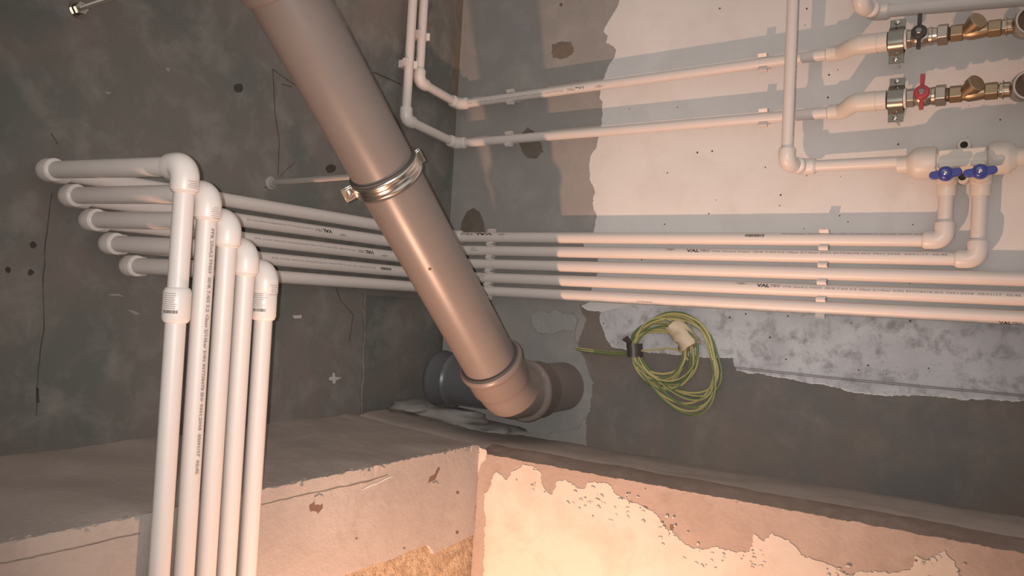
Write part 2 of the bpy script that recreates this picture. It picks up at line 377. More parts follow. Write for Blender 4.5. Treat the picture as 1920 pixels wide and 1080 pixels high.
# ---- whitewash on the right wall (ragged left and lower borders)
ww = [(1166, -30), (1160, 8), (1147, 30), (1134, 52), (1132, 61), (1139, 66), (1137, 79), (1147, 86), (1156, 93), (1152, 108), (1143, 122), (1136, 136), (1132, 150), (1127, 165), (1124, 182), (1130, 192), (1130, 215), (1127, 240), (1121, 262), (1119, 276), (1108, 292), (1105, 312), (1106, 335), (1113, 352), (1117, 360), (1113, 372), (1112, 392), (1119, 406), (1116, 422), (1112, 437), (1094, 450), (1096, 466), (1122, 478), (1120, 506), (1120, 520),
      (1108, 545), (1118, 560), (1090, 574), (1104, 583), (1128, 584), (1124, 600), (1133, 622), (1139, 640), (1150, 652), (1200, 658), (1300, 668), (1376, 672), (1380, 696), (1420, 700), (1470, 708), (1510, 718), (1545, 722), (1600, 735), (1660, 742), (1740, 742), (1800, 748), (1920, 752), (2100, 770), (2700, 840)]
m = MB(); pts = ragged([WR(*p) for p in ww], .003, .0024, seed=2, closed=False)
pts += [V((XR, 0, pts[-1].z)), V((XR, 0, ZT-.005)), V((pts[0].x, 0, ZT-.005))]
for p in pts: p.y = 0
m = plate(pts, (0, -.0007, 0), 1); mk('white_coat', m, 'white', wr, smooth=False)
patch(wr, 'grimy_band', [(1127, 584), (1124, 600), (1133, 622), (1139, 640), (1150, 652), (1200, 658), (1300, 668), (1376, 672), (1380, 694), (1420, 699), (1470, 706), (1510, 716), (1545, 720), (1600, 733), (1660, 740), (1740, 740), (1800, 746), (1920, 750), (2050, 765), (2700, 835), (2700, 640), (2050, 606), (1920, 600), (1700, 592), (1500, 588), (1300, 578), (1180, 572)], 'R', .0006, .0006, 'grime', amp=.003, seed=4)
patch(wr, 'old_concrete', [(1086, 572), (1100, 600), (1084, 640), (1092, 680), (1100, 720), (1098, 770), (1100, 850), (1300, 890), (1920, 985), (2250, 1040), (2750, 1130), (2750, 842), (2250, 780), (1920, 750), (1660, 738), (1380, 690), (1370, 668), (1150, 648), (1125, 590), (1110, 575)], 'R', 0, .0004, 'old', amp=.004, seed=31)
# stains, dark patches, holes, mortar smears
patch(wr, 'stain', [(1034, 84), (1058, 77), (1070, 79), (1077, 97), (1070, 104), (1062, 109), (1038, 108), (1036, 95)], 'R', 0, .0005, 'stain_brown', amp=.0045, seed=5)
patch(wr, 'hole', [(972, 264), (980, 250), (990, 238), (1000, 246), (1016, 270), (1018, 285), (1004, 297), (988, 296), (977, 285)], 'R', 0, .0005, 'stain', amp=.004, seed=6)
patch(wr, 'stain', [(862, 445), (866, 415), (876, 396), (888, 390), (899, 397), (907, 415), (911, 445)], 'R', 0, .0005, 'stain', amp=.0008, seed=7)  # darker half-oval on the wall just above the pipe row
patch(wr, 'mortar_patch', [(1000, 590), (1020, 582), (1050, 590), (1076, 588), (1086, 600), (1076, 625), (1085, 650), (1100, 680), (1112, 720), (1108, 770), (1085, 800), (1040, 812), (985, 812), (935, 795), (940, 640), (985, 645)], 'R', 0, .003, 'mortar', amp=.004, seed=11)
patch(wr, 'mortar_patch', [(998, 592), (1012, 582), (1030, 588), (1042, 580), (1058, 588), (1078, 590), (1083, 602), (1078, 620), (1060, 618), (1040, 627), (1012, 622), (1000, 612)], 'R', .003, .003, 'mortar_light', amp=.003, seed=12)
crack(wr, 'R', [(1790, 447), (1860, 448), (1960, 450)], 1.1); crack(wr, 'R', [(1740, 85), (1840, 80), (1900, 73)], 1.0)
pits(wr, 'R', [(1398, 302, 3), (1300, 112, 2.2), (1378, 44, 2.5), (1178, 48, 3.5), (1253, 75, 2), (1361, 384, 1.8), (1444, 379, 2.2), (1486, 300, 1.6), (1529, 212, 1.8), (1646, 242, 3), (1596, 278, 2.4), (1661, 277, 2), (1601, 343, 1.8), (1555, 255, 1.8), (1445, 150, 2), (1402, 156, 2), (1358, 175, 2), (1413, 493, 2.5), (1327, 523, 2), (1052, 9, 3), (1762, 101, 2), (1690, 130, 2), (1611, 123, 3), (1575, 182, 2.4)], 'rust')
pits(wl, 'L', [(447, 165, 9.5), (62, 460, 6), (15, 506, 6), (57, 511, 6), (620, 316, 9)], 'pithole')
crack(wl, 'L', [(97, 362), (92, 400), (86, 450), (80, 540), (82, 620), (75, 660), (70, 715), (68, 780)], 1.7)
crack(wl, 'L', [(70, 728), (72, 755)], 5, jit=.5)
crack(wl, 'L', [(560, 165), (512, 130)], 1.4); crack(wl, 'L', [(700, 135), (725, 146), (752, 159)], 2.4, jit=.3); crack(wl, 'L', [(528, 157), (548, 163)], 1.5, jit=.3)
crack(wl, 'L', [(511, 130), (515, 200), (523, 260), (521, 330)], 1.4); crack(wl, 'L', [(523, 332), (553, 305)], 1.2); crack(wl, 'L', [(497, 352), (506, 345)], 2.5)
crack(wl, 'L', [(96, 250), (108, 270)], 1.6); crack(wl, 'L', [(630, 540), (640, 565), (662, 590), (655, 640)], 1.1)
patch(wl, 'chalk_mark', [(617, 708), (623, 706), (624, 699), (627, 699), (628, 706), (640, 708), (629, 713), (629, 719), (624, 719), (623, 713), (617, 713)], 'L', 0, .0004, 'chalk', amp=.0006)
patch(wl, 'chalk_mark', [(548, 591), (566, 591), (565, 597), (552, 597)], 'L', 0, .0004, 'chalk', amp=.001)
for q in ([(200, 552), (222, 550), (232, 556), (220, 556)], [(240, 580), (250, 582), (262, 590), (252, 590)], [(312, 128), (320, 129), (318, 135), (312, 133)], [(198, 172), (208, 173), (206, 176), (199, 175)]):
    patch(wl, 'chalk_mark', q, 'L', 0, .0004, 'mortar', amp=.0015)
# plaster ridges round the niche and mortar under the drain
m = MB()
ridge = [WL(x, y, .002) for x, y in ((684, 545), (682, 590), (685, 620), (681, 660), (682, 700), (678, 740), (679, 770), (675, 800))]
pts = []
for a, b in zip(ridge[:-1], ridge[1:]):
    for i in range(8): pts.append(a.lerp(b, i/8)+noise.noise_vector(a.lerp(b, i/8)*60)*.0015)
m.tube(pts, [.0026+.0022*noise.noise(p*80) for p in pts], 8); mk('plaster_ridge', m, 'conc_left', wl)
def lump(parent, name, c, r, mat, seed, seg=14):
    bm = bmesh.new(); bmesh.ops.create_icosphere(bm, subdivisions=3, radius=1)
    mb = MB(); base = [v.co.copy() for v in bm.verts]; fs = [tuple(v.index for v in f.verts) for f in bm.faces]; bm.free()
    mb.add([V(c)+V((p.x*r[0], p.y*r[1], p.z*r[2]))*(1+.35*noise.noise(p*1.6+V((seed, 0, 0)))+.15*noise.noise(p*4+V((0, seed, 0)))) for p in base], fs)
    return mk(name, mb, mat, parent, ang=70)
lump(wl, 'mortar_lump', (.02, -.13, -.262), (.05, .07, .014), 'conc_right', 1)
lump(wl, 'mortar_lump', (.10, -.10, -.275), (.11, .05, .022), 'conc_right', 2)
lump(wl, 'mortar_lump', (.20, -.08, -.295), (.09, .06, .014), 'conc_right', 5)
patch(wl, 'mortar_patch', [(856, -30), (852, 60), (850, 120), (846, 160), (850, 190), (872, 190), (876, 120), (884, 60), (886, -30)], 'L', 0, .0006, 'stain_brown', amp=.003, seed=21)

# ================================================================== pipes
PR = .0125                       # 25 mm pipe
def pipe(parent, pts, r=PR, mat='ppr', name='pipe', seg=20):
    m = MB(); m.tube(pts, r, seg); return mk(name, m, mat, parent)
def elbow(parent, P, d1, d2, rs=.0172, leg=.031, b=.0165, rp=PR, mat='ppr_fit', name='elbow'):
    P, d1, d2 = V(P), V(d1).normalized(), V(d2).normalized(); path = []; rad = []
    def endp(d, order):
        q = [(leg+.0035, rp+.0004), (leg+.0022, rp+.0026), (leg+.0004, rp+.0022), (leg, rs-.0006), (leg-.0025, rs), (b+.001, rs)]
        return q if order else q[::-1]
    for t, r in endp(d1, True): path.append(P+d1*t); rad.append(r)
    cen = P+(d1+d2)*b
    for i in range(1, 10):
        a = (pi/2)*i/10; path.append(cen-d2*b*cos(a)-d1*b*sin(a)); rad.append(rs*(1+.02*sin(2*a)))
    for t, r in endp(d2, False): path.append(P+d2*t); rad.append(r)
    m = MB(); m.tube(path, rad, 20); return mk(name, m, mat, parent)
def coupling(parent, c, ax, L=.038, rs=.0168, rp=PR, mat='ppr_fit', name='coupling'):
    m = MB(); h = L/2
    m.lathe(V(c), ax, [(-h-.003, rp+.0003), (-h-.002, rp+.0022), (-h, rs-.001), (-h+.003, rs), (h-.003, rs), (h, rs-.001), (h+.002, rp+.0022), (h+.003, rp+.0003)], 22)
    return mk(name, m, mat, parent)
DG = bpy.context.evaluated_depsgraph_get
def text_on(parent, s, start, ax, radial, r, size, mat='ink', flip=False, name='printed_text', length=None, lift=.0004):
    # flat print wrapped onto a pipe: u runs along the axis, v round the pipe
    cu = bpy.data.curves.new('txt', 'FONT'); cu.body = s; cu.size = size; cu.resolution_u = 1; cu.offset = size*(.045 if size > .006 else .015); cu.align_x = 'LEFT'
    ob = bpy.data.objects.new('txt', cu); COL.objects.link(ob); bpy.context.view_layer.update()
    me = bpy.data.meshes.new_from_object(ob.evaluated_get(DG())); bpy.data.objects.remove(ob); bpy.data.curves.remove(cu)
    co = [v.co.copy() for v in me.vertices]; fs = [tuple(p.vertices) for p in me.polygons]; bpy.data.meshes.remove(me)
    if not co: return
    w = max(c.x for c in co); k = (length/w) if length else 1.0; hmid = size*.35
    ax = V(ax).normalized(); radial = (V(radial)-ax*V(radial).dot(ax)).normalized(); tq = radial.cross(ax)    # v direction
    if tq.dot(V((0, 0, 1))) < 0 and abs(ax.z) < .5: tq = -tq
    vs = []
    for c in co:
        u, v = c.x*k, c.y-hmid
        if flip: u, v = (w*k-u), -v
        a = v/r; vs.append(V(start)+ax*u+(radial*cos(a)+tq*sin(a))*(r+lift))
    mb = MB(); mb.add(vs, fs); return mk(name, mb, mat, parent, smooth=False, fix=False)
_text_on = text_on
def text_on(parent, s, start, ax, radial, r, size, mat='ink', flip=False, name='printed_text', length=None, lift=.0004):
    if s != 'VALTEC': return _text_on(parent, s, start, ax, radial, r, size, mat, flip, name, length, lift)
    L = length or size*3.6; ax = V(ax).normalized(); a = .56
    if flip: _text_on(parent, 'VAL', V(start)+ax*L*(1-a+.02), ax, radial, r, size, 'ink', True, name, L*a, lift); _text_on(parent, 'TEC', V(start), ax, radial, r, size*.82, 'ink_pale', True, name, L*(1-a), lift)
    else: _text_on(parent, 'VAL', V(start), ax, radial, r, size, 'ink', False, name, L*a, lift); _text_on(parent, 'TEC', V(start)+ax*L*(a+.02), ax, radial, r, size*.82, 'ink_pale', False, name, L*(1-a), lift)
def bars(parent, start, ax, radial, r, length, h, n=16, mat='ink', name='printed_barcode', rows=None, seed=1):
    rg = random.Random(seed); ax = V(ax).normalized(); radial = (V(radial)-ax*V(radial).dot(ax)).normalized(); tq = radial.cross(ax)
    if tq.z < 0: tq = -tq
    mb = MB()
    def quad(u0, u1, v0, v1):
        K = 4; vs = []
        for i in range(K+1):
            a = (v0+(v1-v0)*i/K)/r
            for u in (u0, u1): vs.append(V(start)+ax*u+(radial*cos(a)+tq*sin(a))*(r+.0004))
        mb.add(vs, [(2*i, 2*i+1, 2*i+3, 2*i+2) for i in range(K)])
    if rows is None:
        u = 0
        while u < length:
            w = length/n*rg.uniform(.25, .8); quad(u, u+w, -h/2, h/2); u += w+length/n*rg.uniform(.2, .5)
    else:
        for k in range(rows):
            v = -h/2+h*k/(rows-1); f = rg.uniform(.45, 1.0); quad(length*rg.uniform(0, .2), length*f, v-.0004, v+.0004)
    return mk(name, mb, mat, parent, smooth=False, fix=False)
def logo(parent, start, ax, radial, r, w=.022, h=.005, flip=False, mat='ink_pale', name='printed_logo'):
    ax = V(ax).normalized(); radial = (V(radial)-ax*V(radial).dot(ax)).normalized(); tq = radial.cross(ax)
    if tq.z < 0: tq = -tq
    mb = MB(); sg = -1 if flip else 1
    for k, (a0, a1) in enumerate(((.12, .78), (.0, 1.0), (.3, .7))):
        v0 = sg*h*(.5-k*.36)
        vs = []
        for u, v in ((w*a0, v0), (w*a1, v0), (w*(a1+.04), v0+sg*h*.2), (w*(a0+.08), v0+sg*h*.2)):
            a = v/r; vs.append(V(start)+ax*u+(radial*cos(a)+tq*sin(a))*(r+.0004))
        mb.add(vs, [(0, 1, 2, 3)])
    return mk(name, mb, mat, parent, smooth=False, fix=False)

SPEC = 'PPR 25x4,2 PN20  SDR 7.4/S 3.2 Class 2/10bar DIN 8077/8078 ISO 9001:2008  03/01/17  02:42'
X_, Y_, Zv = V((1, 0, 0)), V((0, 1, 0)), V((0, 0, 1))
OFF = .026                                       # pipe axis to wall
rz = [.153, .1205, .088, .055, .0225]
ly = [-1.015, -.981, -.948, -.915, -.879]
sx = [.3605, .362, .362, .3605, .3595]
sd = [.008, .005, .004, .006, .000]
def xr(px_, py_, off=OFF): return WR(px_, py_, off).x
xe = [xr(1770, 455), xr(1832, 485), XR-.02, XR-.02, XR-.02]
lab = ['topmost of the five white wall pipes, bending up to the left blue valve',
       'second highest of the five white wall pipes, bending up to the right blue valve',
       'middle one of the five parallel white pipes, running on past the valves',
       'fourth from the top of the five white wall pipes, printed with black lettering',
       'lowest of the five parallel white wall pipes, just above the cable coil']
rows = []
Pc = .036
for i in range(5):
    z = rz[i]; zd = z-sd[i]
    t = thing('water_pipe', lab[i], 'pipe', (sx[i], ly[i], -Z0), 'five white supply pipes around the corner'); rows.append(t)
    pipe(t, [(OFF+.02, -OFF, z), (xe[i]-(.02 if i < 2 else 0), -OFF, z)])
    elbow(t, (OFF, -OFF, z), X_, -Y_)
    pipe(t, [(OFF, -OFF-.02, z), (OFF, ly[i]+.02, z)])
    elbow(t, (OFF, ly[i], z), Y_, (X_*(sx[i]-OFF)+V((0, 0, -sd[i]))).normalized())
    pipe(t, [(OFF+.02, ly[i], z-sd[i]*.06), (sx[i]-.02, ly[i], zd)])
    elbow(t, (sx[i], ly[i], zd), -X_, -Zv)
    pipe(t, [(sx[i], ly[i], zd-.02), (sx[i], ly[i], -Z0+.001)])
    if i < 2:
        elbow(t, (xe[i], -OFF, z), -X_, Zv)
zc1 = -.028; coupling(rows[0], (sx[0], ly[0], zc1), Zv); coupling(rows[4], (sx[4], ly[4], -.023), Zv)
cd1 = (CAM-V((sx[0], ly[0], 0))); cd1.z = 0; cd1.normalize()
for t, i, z in ((rows[0], 0, zc1), (rows[4], 4, -.023)):
    bars(t, (sx[i], ly[i], z-.004), cd1.cross(Zv)*.0+Zv.cross(cd1)*-1, cd1, .0168, .001, .001, name='printed_label', rows=2)  # replaced below
    ch = [c for c in t.children if c.name.startswith('printed_label')][-1]; bpy.data.objects.remove(ch)
def ring_label(parent, c, ax, radial, r, halfdeg, v0, v1, n=None, seed=0, name='printed_label', mat='ink_pale'):
    # print that wraps round a fitting: lines (n=None) or bars between heights v0..v1 along the axis
    rg = random.Random(seed); ax = V(ax).normalized(); radial = (V(radial)-ax*V(radial).dot(ax)).normalized(); tq = ax.cross(radial); mb = MB()
    def q(a0, a1, z0, z1):
        K = max(1, int(abs(a1-a0)/8)); vs = []
        for i in range(K+1):
            a = radians(a0+(a1-a0)*i/K)
            for zz in (z0, z1): vs.append(V(c)+ax*zz+(radial*cos(a)+tq*sin(a))*(r+.0004))
        mb.add(vs, [(2*i, 2*i+1, 2*i+3, 2*i+2) for i in range(K)])
    if n:
        a = -halfdeg
        while a < halfdeg:
            w = 2*halfdeg/n*rg.uniform(.25, .75); q(a, a+w, v0, v1); a += w+2*halfdeg/n*rg.uniform(.2, .5)
    else:
        z = v0
        while z < v1: q(-halfdeg*rg.uniform(.5, 1), halfdeg*rg.uniform(.2, 1), z, z+.0007); z += .0026
    return mk(name, mb, mat, parent, smooth=False, fix=False)
for t, i, z in ((rows[0], 0, zc1), (rows[4], 4, -.023)):
    c = V((sx[i], ly[i], z)); lf = (cd1-Zv.cross(cd1)*.55).normalized()
    ring_label(t, c, Zv, lf, .0168, 38, .001, .014, seed=i); ring_label(t, c, Zv, lf, .0168, 30, -.010, -.006, n=11, seed=i+3, mat='ink'); ring_label(t, c, Zv, lf, .0168, 30, -.004, -.001, seed=i+5)
for i in (0, 1, 4):
    c = V((sx[i], ly[i], rz[i]-sd[i]-.026)); rf = (cd1+Zv.cross(cd1)*.75).normalized()
    ring_label(rows[i], c, Zv, rf, .0172, 26, -.006 if i else -.002, .008, seed=20+i)
# running print on the right-hand wall
fac = V((.35, -.8, 0)); upf = lambda k: (V((.0, -1, 0))*cos(radians(k))+Zv*sin(radians(k)))
def prow(i, px0, s, size, up=38, length_px=None, mat='ink', flip=False):
    x0 = xr(px0, 470); L = (xr(px0+length_px, 470)-x0) if length_px else None
    text_on(rows[i], s, (x0, -OFF, rz[i]), X_, upf(up), PR, size, mat, flip, length=L)
prow(0, 866, 'VALTEC', .0092, 34, 58, flip=True); bars(rows[0], (xr(1400, 445), -OFF, rz[0]), X_, upf(28), PR, .038, .006, 18, seed=3)
logo(rows[0], (xr(938, 440), -OFF, rz[0]), X_, upf(34), PR, flip=True)
prow(0, 1465, SPEC, .0050, 52, 265, 'ink_pale')
logo(rows[1], (xr(1250, 470), -OFF, rz[1]), X_, upf(36), PR); prow(1, 1291, 'VALTEC', .0092, 33, 42); prow(1, 1338, SPEC, .0050, 28, 440, 'ink_pale')
logo(rows[3], (xr(1382, 530), -OFF, rz[3]), X_, upf(34), PR); prow(3, 1426, 'VALTEC', .0092, 27, 42); prow(3, 1474, SPEC, .0050, 22, 445, 'ink_pale')
bars(rows[4], (xr(1198, 567), -OFF, rz[4]), X_, upf(-30), PR, .036, .003, 16, 'ink_pale', seed=5); prow(4, 1880, 'VALTEC', .0092, -52, 42)
bars(rows[1], (xr(885, 470), -OFF, rz[1]), X_, upf(15), PR, .03, .008, rows=4, mat='ink_pale', seed=6); bars(rows[3], (xr(900, 525), -OFF, rz[3]), X_, upf(15), PR, .03, .008, rows=4, mat='ink_pale', seed=7)
# running print on the left-hand wall (upside down there)
lf_ = lambda k: (X_*cos(radians(k))+Zv*sin(radians(k)))
def pl(i, px0, px1, s, size, up=20, mat='ink', flip=True):
    y0 = WL(px0, 450, OFF).y; L = WL(px1, 450, OFF).y-y0
    text_on(rows[i], s, (OFF, y0, rz[i]), Y_, lf_(up), PR, size, mat, flip, length=L)
pl(1, 452, 578, SPEC, .0050, 10, 'ink_pale'); pl(1, 581, 613, 'VALTEC', .0092, 8); logo(rows[1], (OFF, WL(628, 441, OFF).y, rz[1]), Y_, lf_(0), PR, flip=True)
pl(2, 468, 660, SPEC, .0050, 10, 'ink_pale'); pl(2, 664, 694, 'VALTEC', .0092, 8); logo(rows[2], (OFF, WL(707, 476, OFF).y, rz[2]), Y_, lf_(0), PR, flip=True)
pl(3, 503, 700, SPEC, .0050, 10, 'ink_pale'); bars(rows[3], (OFF, WL(706, 503, OFF).y, rz[3]), Y_, lf_(12), PR, .034, .006, 16, seed=9)
# print down the second upright
rd = (cd1+Zv.cross(cd1)*.75)
text_on(rows[1], SPEC, (sx[1], ly[1], rz[1]-.050), -Zv, rd, PR, .0062, 'ink_pale', length=.31)

# ------------------------------------------------------------------ upper pair
UR = .0108
def upper(label, yv, ze, zc, za, xa, zb, xb, yend):
    t = thing('water_pipe', label, 'pipe', (UR, yv, zc), 'two thinner white pipes above the row')
    o = .026
    xend = yend; zend = za+(zb-za)*(xend-xa)/(xb-xa)
    pipe(t, [(o, yv, 1.3), (o, yv, ze+.015)], UR)
    elbow(t, (o, yv, ze), Zv, (V((o, -.028, zc))-V((o, yv, ze))).normalized(), .0148, .026, .014, UR)
    pipe(t, [V((o, yv, ze)).lerp(V((o, -.028, zc)), .1), V((o, yv, ze)).lerp(V((o, -.028, zc)), .9)], UR)
    elbow(t, (o, -.028, zc), (V((o, yv, ze))-V((o, -.028, zc))).normalized(), (V((xend, -o, zend))-V((o, -.028, zc))).normalized(), .0148, .026, .014, UR)
    pipe(t, [(o+.015, -o, zc), (xend, -o, zend)], UR)
    return t, V((xend, -o, zend))
pa, A1 = upper('upper of the two thin white pipes, leading to the black-handled valve', -.185, .503, .487, .492, .2, .506, .76, xr(1563, 104))
pb, B1 = upper('lower of the two thin white pipes, leading to the red-handled valve', -.224, .405, .388, .386, .2, .394, .76, xr(1566, 209))
adir = (A1-V((.2, -.026, .492))).normalized()
def pA(px0, px1, s, size, mat='ink', up=-25):
    x0 = WR(px0, 170, .026).x; L = WR(px1, 170, .026).x-x0; k = (x0-.2)/(A1.x-.2)
    text_on(pa, s, V((.2, -.026, .492)).lerp(A1, k), adir, upf(up), UR, size, mat, True, length=L)
pA(1067, 1100, 'VALTEC', .0082); pA(882, 1060, SPEC, .0046, 'ink_pale'); logo(pa, V((.2, -.026, .492)).lerp(A1, (WR(1118, 166, .026).x-.2)/(A1.x-.2)), adir, upf(-25), UR, flip=True)

# ------------------------------------------------------------------ pipe clips
def clip_mesh(r, off):
    mb = MB(); ro, ri = r+.0032, r+.0002; n = 18; a0, a1 = radians(58), radians(302); prof = []
    # cross section in (y,z): opening faces the room (-y)
    for i in range(n+1):
        a = a0+(a1-a0)*i/n; prof.append((-cos(a)*ro, sin(a)*ro))
    inn = []
    for i in range(n+1):
        a = a1-(a1-a0)*i/n; inn.append((-cos(a)*ri, sin(a)*ri))
    # flared lips
    ang = a0; lipA = (-cos(a0)*ro-.004, sin(a0)*ro+.004); ang = a1; lipB = (-cos(a1)*ro-.004, sin(a1)*ro-.004)
    poly = [lipA]+prof+[lipB]+inn
    w = .0085
    mb.prism([V((-w, y, z)) for y, z in poly], (2*w, 0, 0))
    mb.box((0, (off-.001+ri)/2, 0), (w, 0, 0), (0, (off-.001-ri)/2, 0), (0, 0, r*.75))
    for s_ in (1, -1): mb.box((0, -.0005, s_*(ro+.0022)), (w*.95, 0, 0), (0, .0045, 0), (0, 0, .0022))
    return mb
CLIPS = {}
def clip(P, rot, r, off, label, group):
    key = (r, off)
    if key not in CLIPS:
        me = bpy.data.meshes.new('pipe_clip'); mb = clip_mesh(r, off); me.from_pydata(mb.v, [], mb.f); me.materials.append(MT['ppr_fit'])
        bm = bmesh.new(); bm.from_mesh(me); bmesh.ops.recalc_face_normals(bm, faces=bm.faces); bm.to_mesh(me); bm.free()
        CLIPS[key] = me
    o = bpy.data.objects.new('pipe_clip', CLIPS[key]); COL.objects.link(o); o.location = V(P)+V((0, 0, Z0)); o.rotation_euler = rot
    return tag(o, label, 'clip', group)
ordn = ['topmost', 'second highest', 'middle', 'second lowest', 'lowest']
for i in range(5):
    clip((xr(1543, 510), -OFF, rz[i]), (0, 0, 0), PR, OFF, f'{ordn[i]} white plastic clip in the column left of the blue valves', 'clips on the five pipes near the valves')
    clip((xr(919, 500), -OFF, rz[i]), (0, 0, 0), PR, OFF, f'{ordn[i]} white plastic clip in the column beside the brown drain pipe', 'clips on the five pipes near the corner')
def on_line(P, Q, x): k = (x-P.x)/(Q.x-P.x); return P.lerp(Q, k)
Pa, Pb = V((.041, -.026, .488)), V((.041, -.026, .3885))
ra = (0, -math.atan2(A1.z-Pa.z, A1.x-Pa.x), 0)
clip(on_line(Pa, A1, xr(1431, 120)), ra, UR, .026, 'white clip on the upper thin pipe, over the white wall', 'clips on the two thin pipes')
clip(on_line(Pb, B1, xr(1432, 222)), (0, 0, 0), UR, .026, 'white clip on the lower thin pipe, over the white wall', 'clips on the two thin pipes')
clip(on_line(Pa, A1, xr(958, 183)), ra, UR, .026, 'white clip on the upper thin pipe, close to the corner', 'clips on the two thin pipes')
clip(on_line(Pb, B1, xr(955, 264)), (0, 0, 0), UR, .026, 'white clip on the lower thin pipe, close to the corner', 'clips on the two thin pipes')
rv = Matrix(((0, -1, 0), (0, 0, 1), (-1, 0, 0))).to_euler()
clip((.026, -.224, WL(757, 115, .026).z), rv, UR, .026, 'white clip low on the left upright of the thin pipes', 'clips on the thin uprights')
clip((.026, -.185, WL(793, 68, .026).z), rv, UR, .026, 'white clip high on the right upright of the thin pipes', 'clips on the thin uprights')

# ------------------------------------------------------------------ drain
DA0 = V((.347, -.394, -.029)); DD = V((-.030, -.707, .7065)).normalized()
ds = thing('drain_pipe', 'thick brown plastic drain pipe slanting down to its elbow in the corner', 'pipe', (.35, -.24, -.26))
R1 = .055
def dax(t): return DA0+DD*t
m = MB(); m.tube([dax(-.165), dax(.2), dax(.66)], R1, 48); mk('pipe', m, 'drain', ds)
m = MB()
m.lathe(dax(.648), DD, [(0, R1+.0002), (.004, R1+.004), (.012, R1+.0065), (.10, R1+.0065), (.9, R1+.0065)], 48); mk('upper_socket', m, 'drain', ds)
SXs, SZ = .3545, -.187
tb = (SZ-DA0.z)/DD.z; PB = dax(tb); PB.x = SXs
# elbow body: socket for the slanting pipe, 45 degree bend, spigot
path = []; rad = []
for t, r in ((.098, .0605), (.0975, .0635), (.094, .0658), (.089, .0665), (.084, .0655), (.080, .0622), (.077, .0615), (.040, .0612), (.036, .0595), (.030, .0568)): path.append(PB+DD*t); rad.append(r)
b = .028; d1, d2 = DD, Y_
for i in range(1, 8):
    s = i/8; p = (PB+d1*b)*(1-s)**2+PB*2*s*(1-s)+(PB+d2*b)*s*s; path.append(p); rad.append(.0562)
for t in (.032, .075): path.append(PB+d2*t); rad.append(.0555)
m = MB(); m.tube(path, rad, 48); eb = mk('elbow', m, 'drain_dark', ds)
m = MB(); m.lathe(PB+DD*.0985, DD, [(0, .0605), (.0016, .060), (.0022, .0565), (.0022, .0552)], 48, cap=False); mk('seal_ring', m, 'rubber', eb)
yb = PB.y
m = MB(); m.lathe((SXs, yb+.058, SZ), Y_, [(0, .0565), (.0004, .0625), (.004, .0655), (.009, .0665), (.014, .0655), (.018, .0625), (.058, .0622), (.062, .060), (.068, .0555)], 48); mk('wall_socket', m, 'drain_dark', ds)
m = MB(); m.lathe((SXs, yb+.12, SZ), Y_, [(0, R1), (-yb-.12+.02, R1)], 48); mk('wall_stub', m, 'drain_dark', ds)
GY = -.145
m = MB(); m.lathe((.105, GY, SZ+.001), X_, [(-.003, .056), (0, .060), (.004, .0640), (.010, .0655), (.016, .0640), (.020, .0622), (.050, .0618), (.054, .058), (.060, .0553), (.22, .0553)], 48); mk('branch_socket', m, 'drain_grey', ds, label='dark grey branch socket behind the elbow')
# small hole in the pipe wall
ph = dax(.155); v = (CAM-ph); v = (v-DD*v.dot(DD)).normalized(); side = DD.cross(v)
a = radians(-14); n_ = v*cos(a)+side*sin(a)
m = MB(); m.lathe(ph+n_*(R1-.001), n_, [(0, .0035), (.0014, .0030)], 10); mk('screw_hole', m, 'rust', ds)

# steel clamp on the drain with its stand-off rod
TC = .325; cc = dax(TC); n2 = DD.cross(X_).normalized()
if n2.z < 0: n2 = -n2
ck = thing('pipe_clamp', 'shiny steel clamp with rubber lining round the brown drain pipe', 'clamp', cc-V((.0, 0, .06)))
m = MB(); m.lathe(cc, DD, [(-.0165, .0553), (-.0165, .0592), (.0165, .0592), (.0165, .0553)], 48, cap=False); mk('rubber_lining', m, 'rubber', ck)
m = MB(); m.lathe(cc, DD, [(-.0125, .0590), (-.0125, .0606), (-.0105, .0618), (-.008, .0618), (-.006, .0608), (-.0012, .0608), (0, .0612), (.0012, .0608), (.006, .0608), (.008, .0618), (.0105, .0618), (.0125, .0606), (.0125, .0590)], 48, cap=False); mk('band', m, 'steel', ck)
ex_ = X_-DD*X_.dot(DD); ex_.normalize()
th = radians(47); ed = ex_*cos(th)+n2*sin(th); et = -ex_*sin(th)+n2*cos(th)
for s_ in (-1, 1):
    c0 = cc+ed*s_*(.069 if s_ < 0 else .0635)
    for k in (-1, 1):
        m = MB(); m.box(c0+et*k*.0035, ed*(.011 if s_ < 0 else .005), et*.0012, DD*.0115); mk('ear', m, 'steel', ck, bevel=.0011)
    if s_ > 0: continue
    m = MB(); m.lathe(c0-et*.011*1, et, [(0, .0035), (.026, .0035)], 12); m.lathe(c0+et*.005, et, [(0, .0058), (.005, .0058)], 6); m.lathe(c0-et*.0095, et, [(0, .0045), (.001, .0058), (.0035, .0058)], 16); mk('bolt', m, 'steel', ck)
rw = WL(507, 343, 0); re = cc-ex_*.060; rl = (re-rw)
m = MB(); m.lathe(rw, rl, [(0, .0052), (rl.length, .0052)], 16); mk('rod', m, 'zinc', ck)
m = MB(); m.lathe(rw, X_, [(0, .0125), (.002, .0125), (.004, .0085), (.010, .0075), (.011, .0052)], 20); mk('wall_plug', m, 'mortar_light', ck)
m = MB(); m.lathe(re-rl.normalized()*.012, rl, [(0, .0085), (.010, .0085)], 6); mk('nut', m, 'steel', ck)
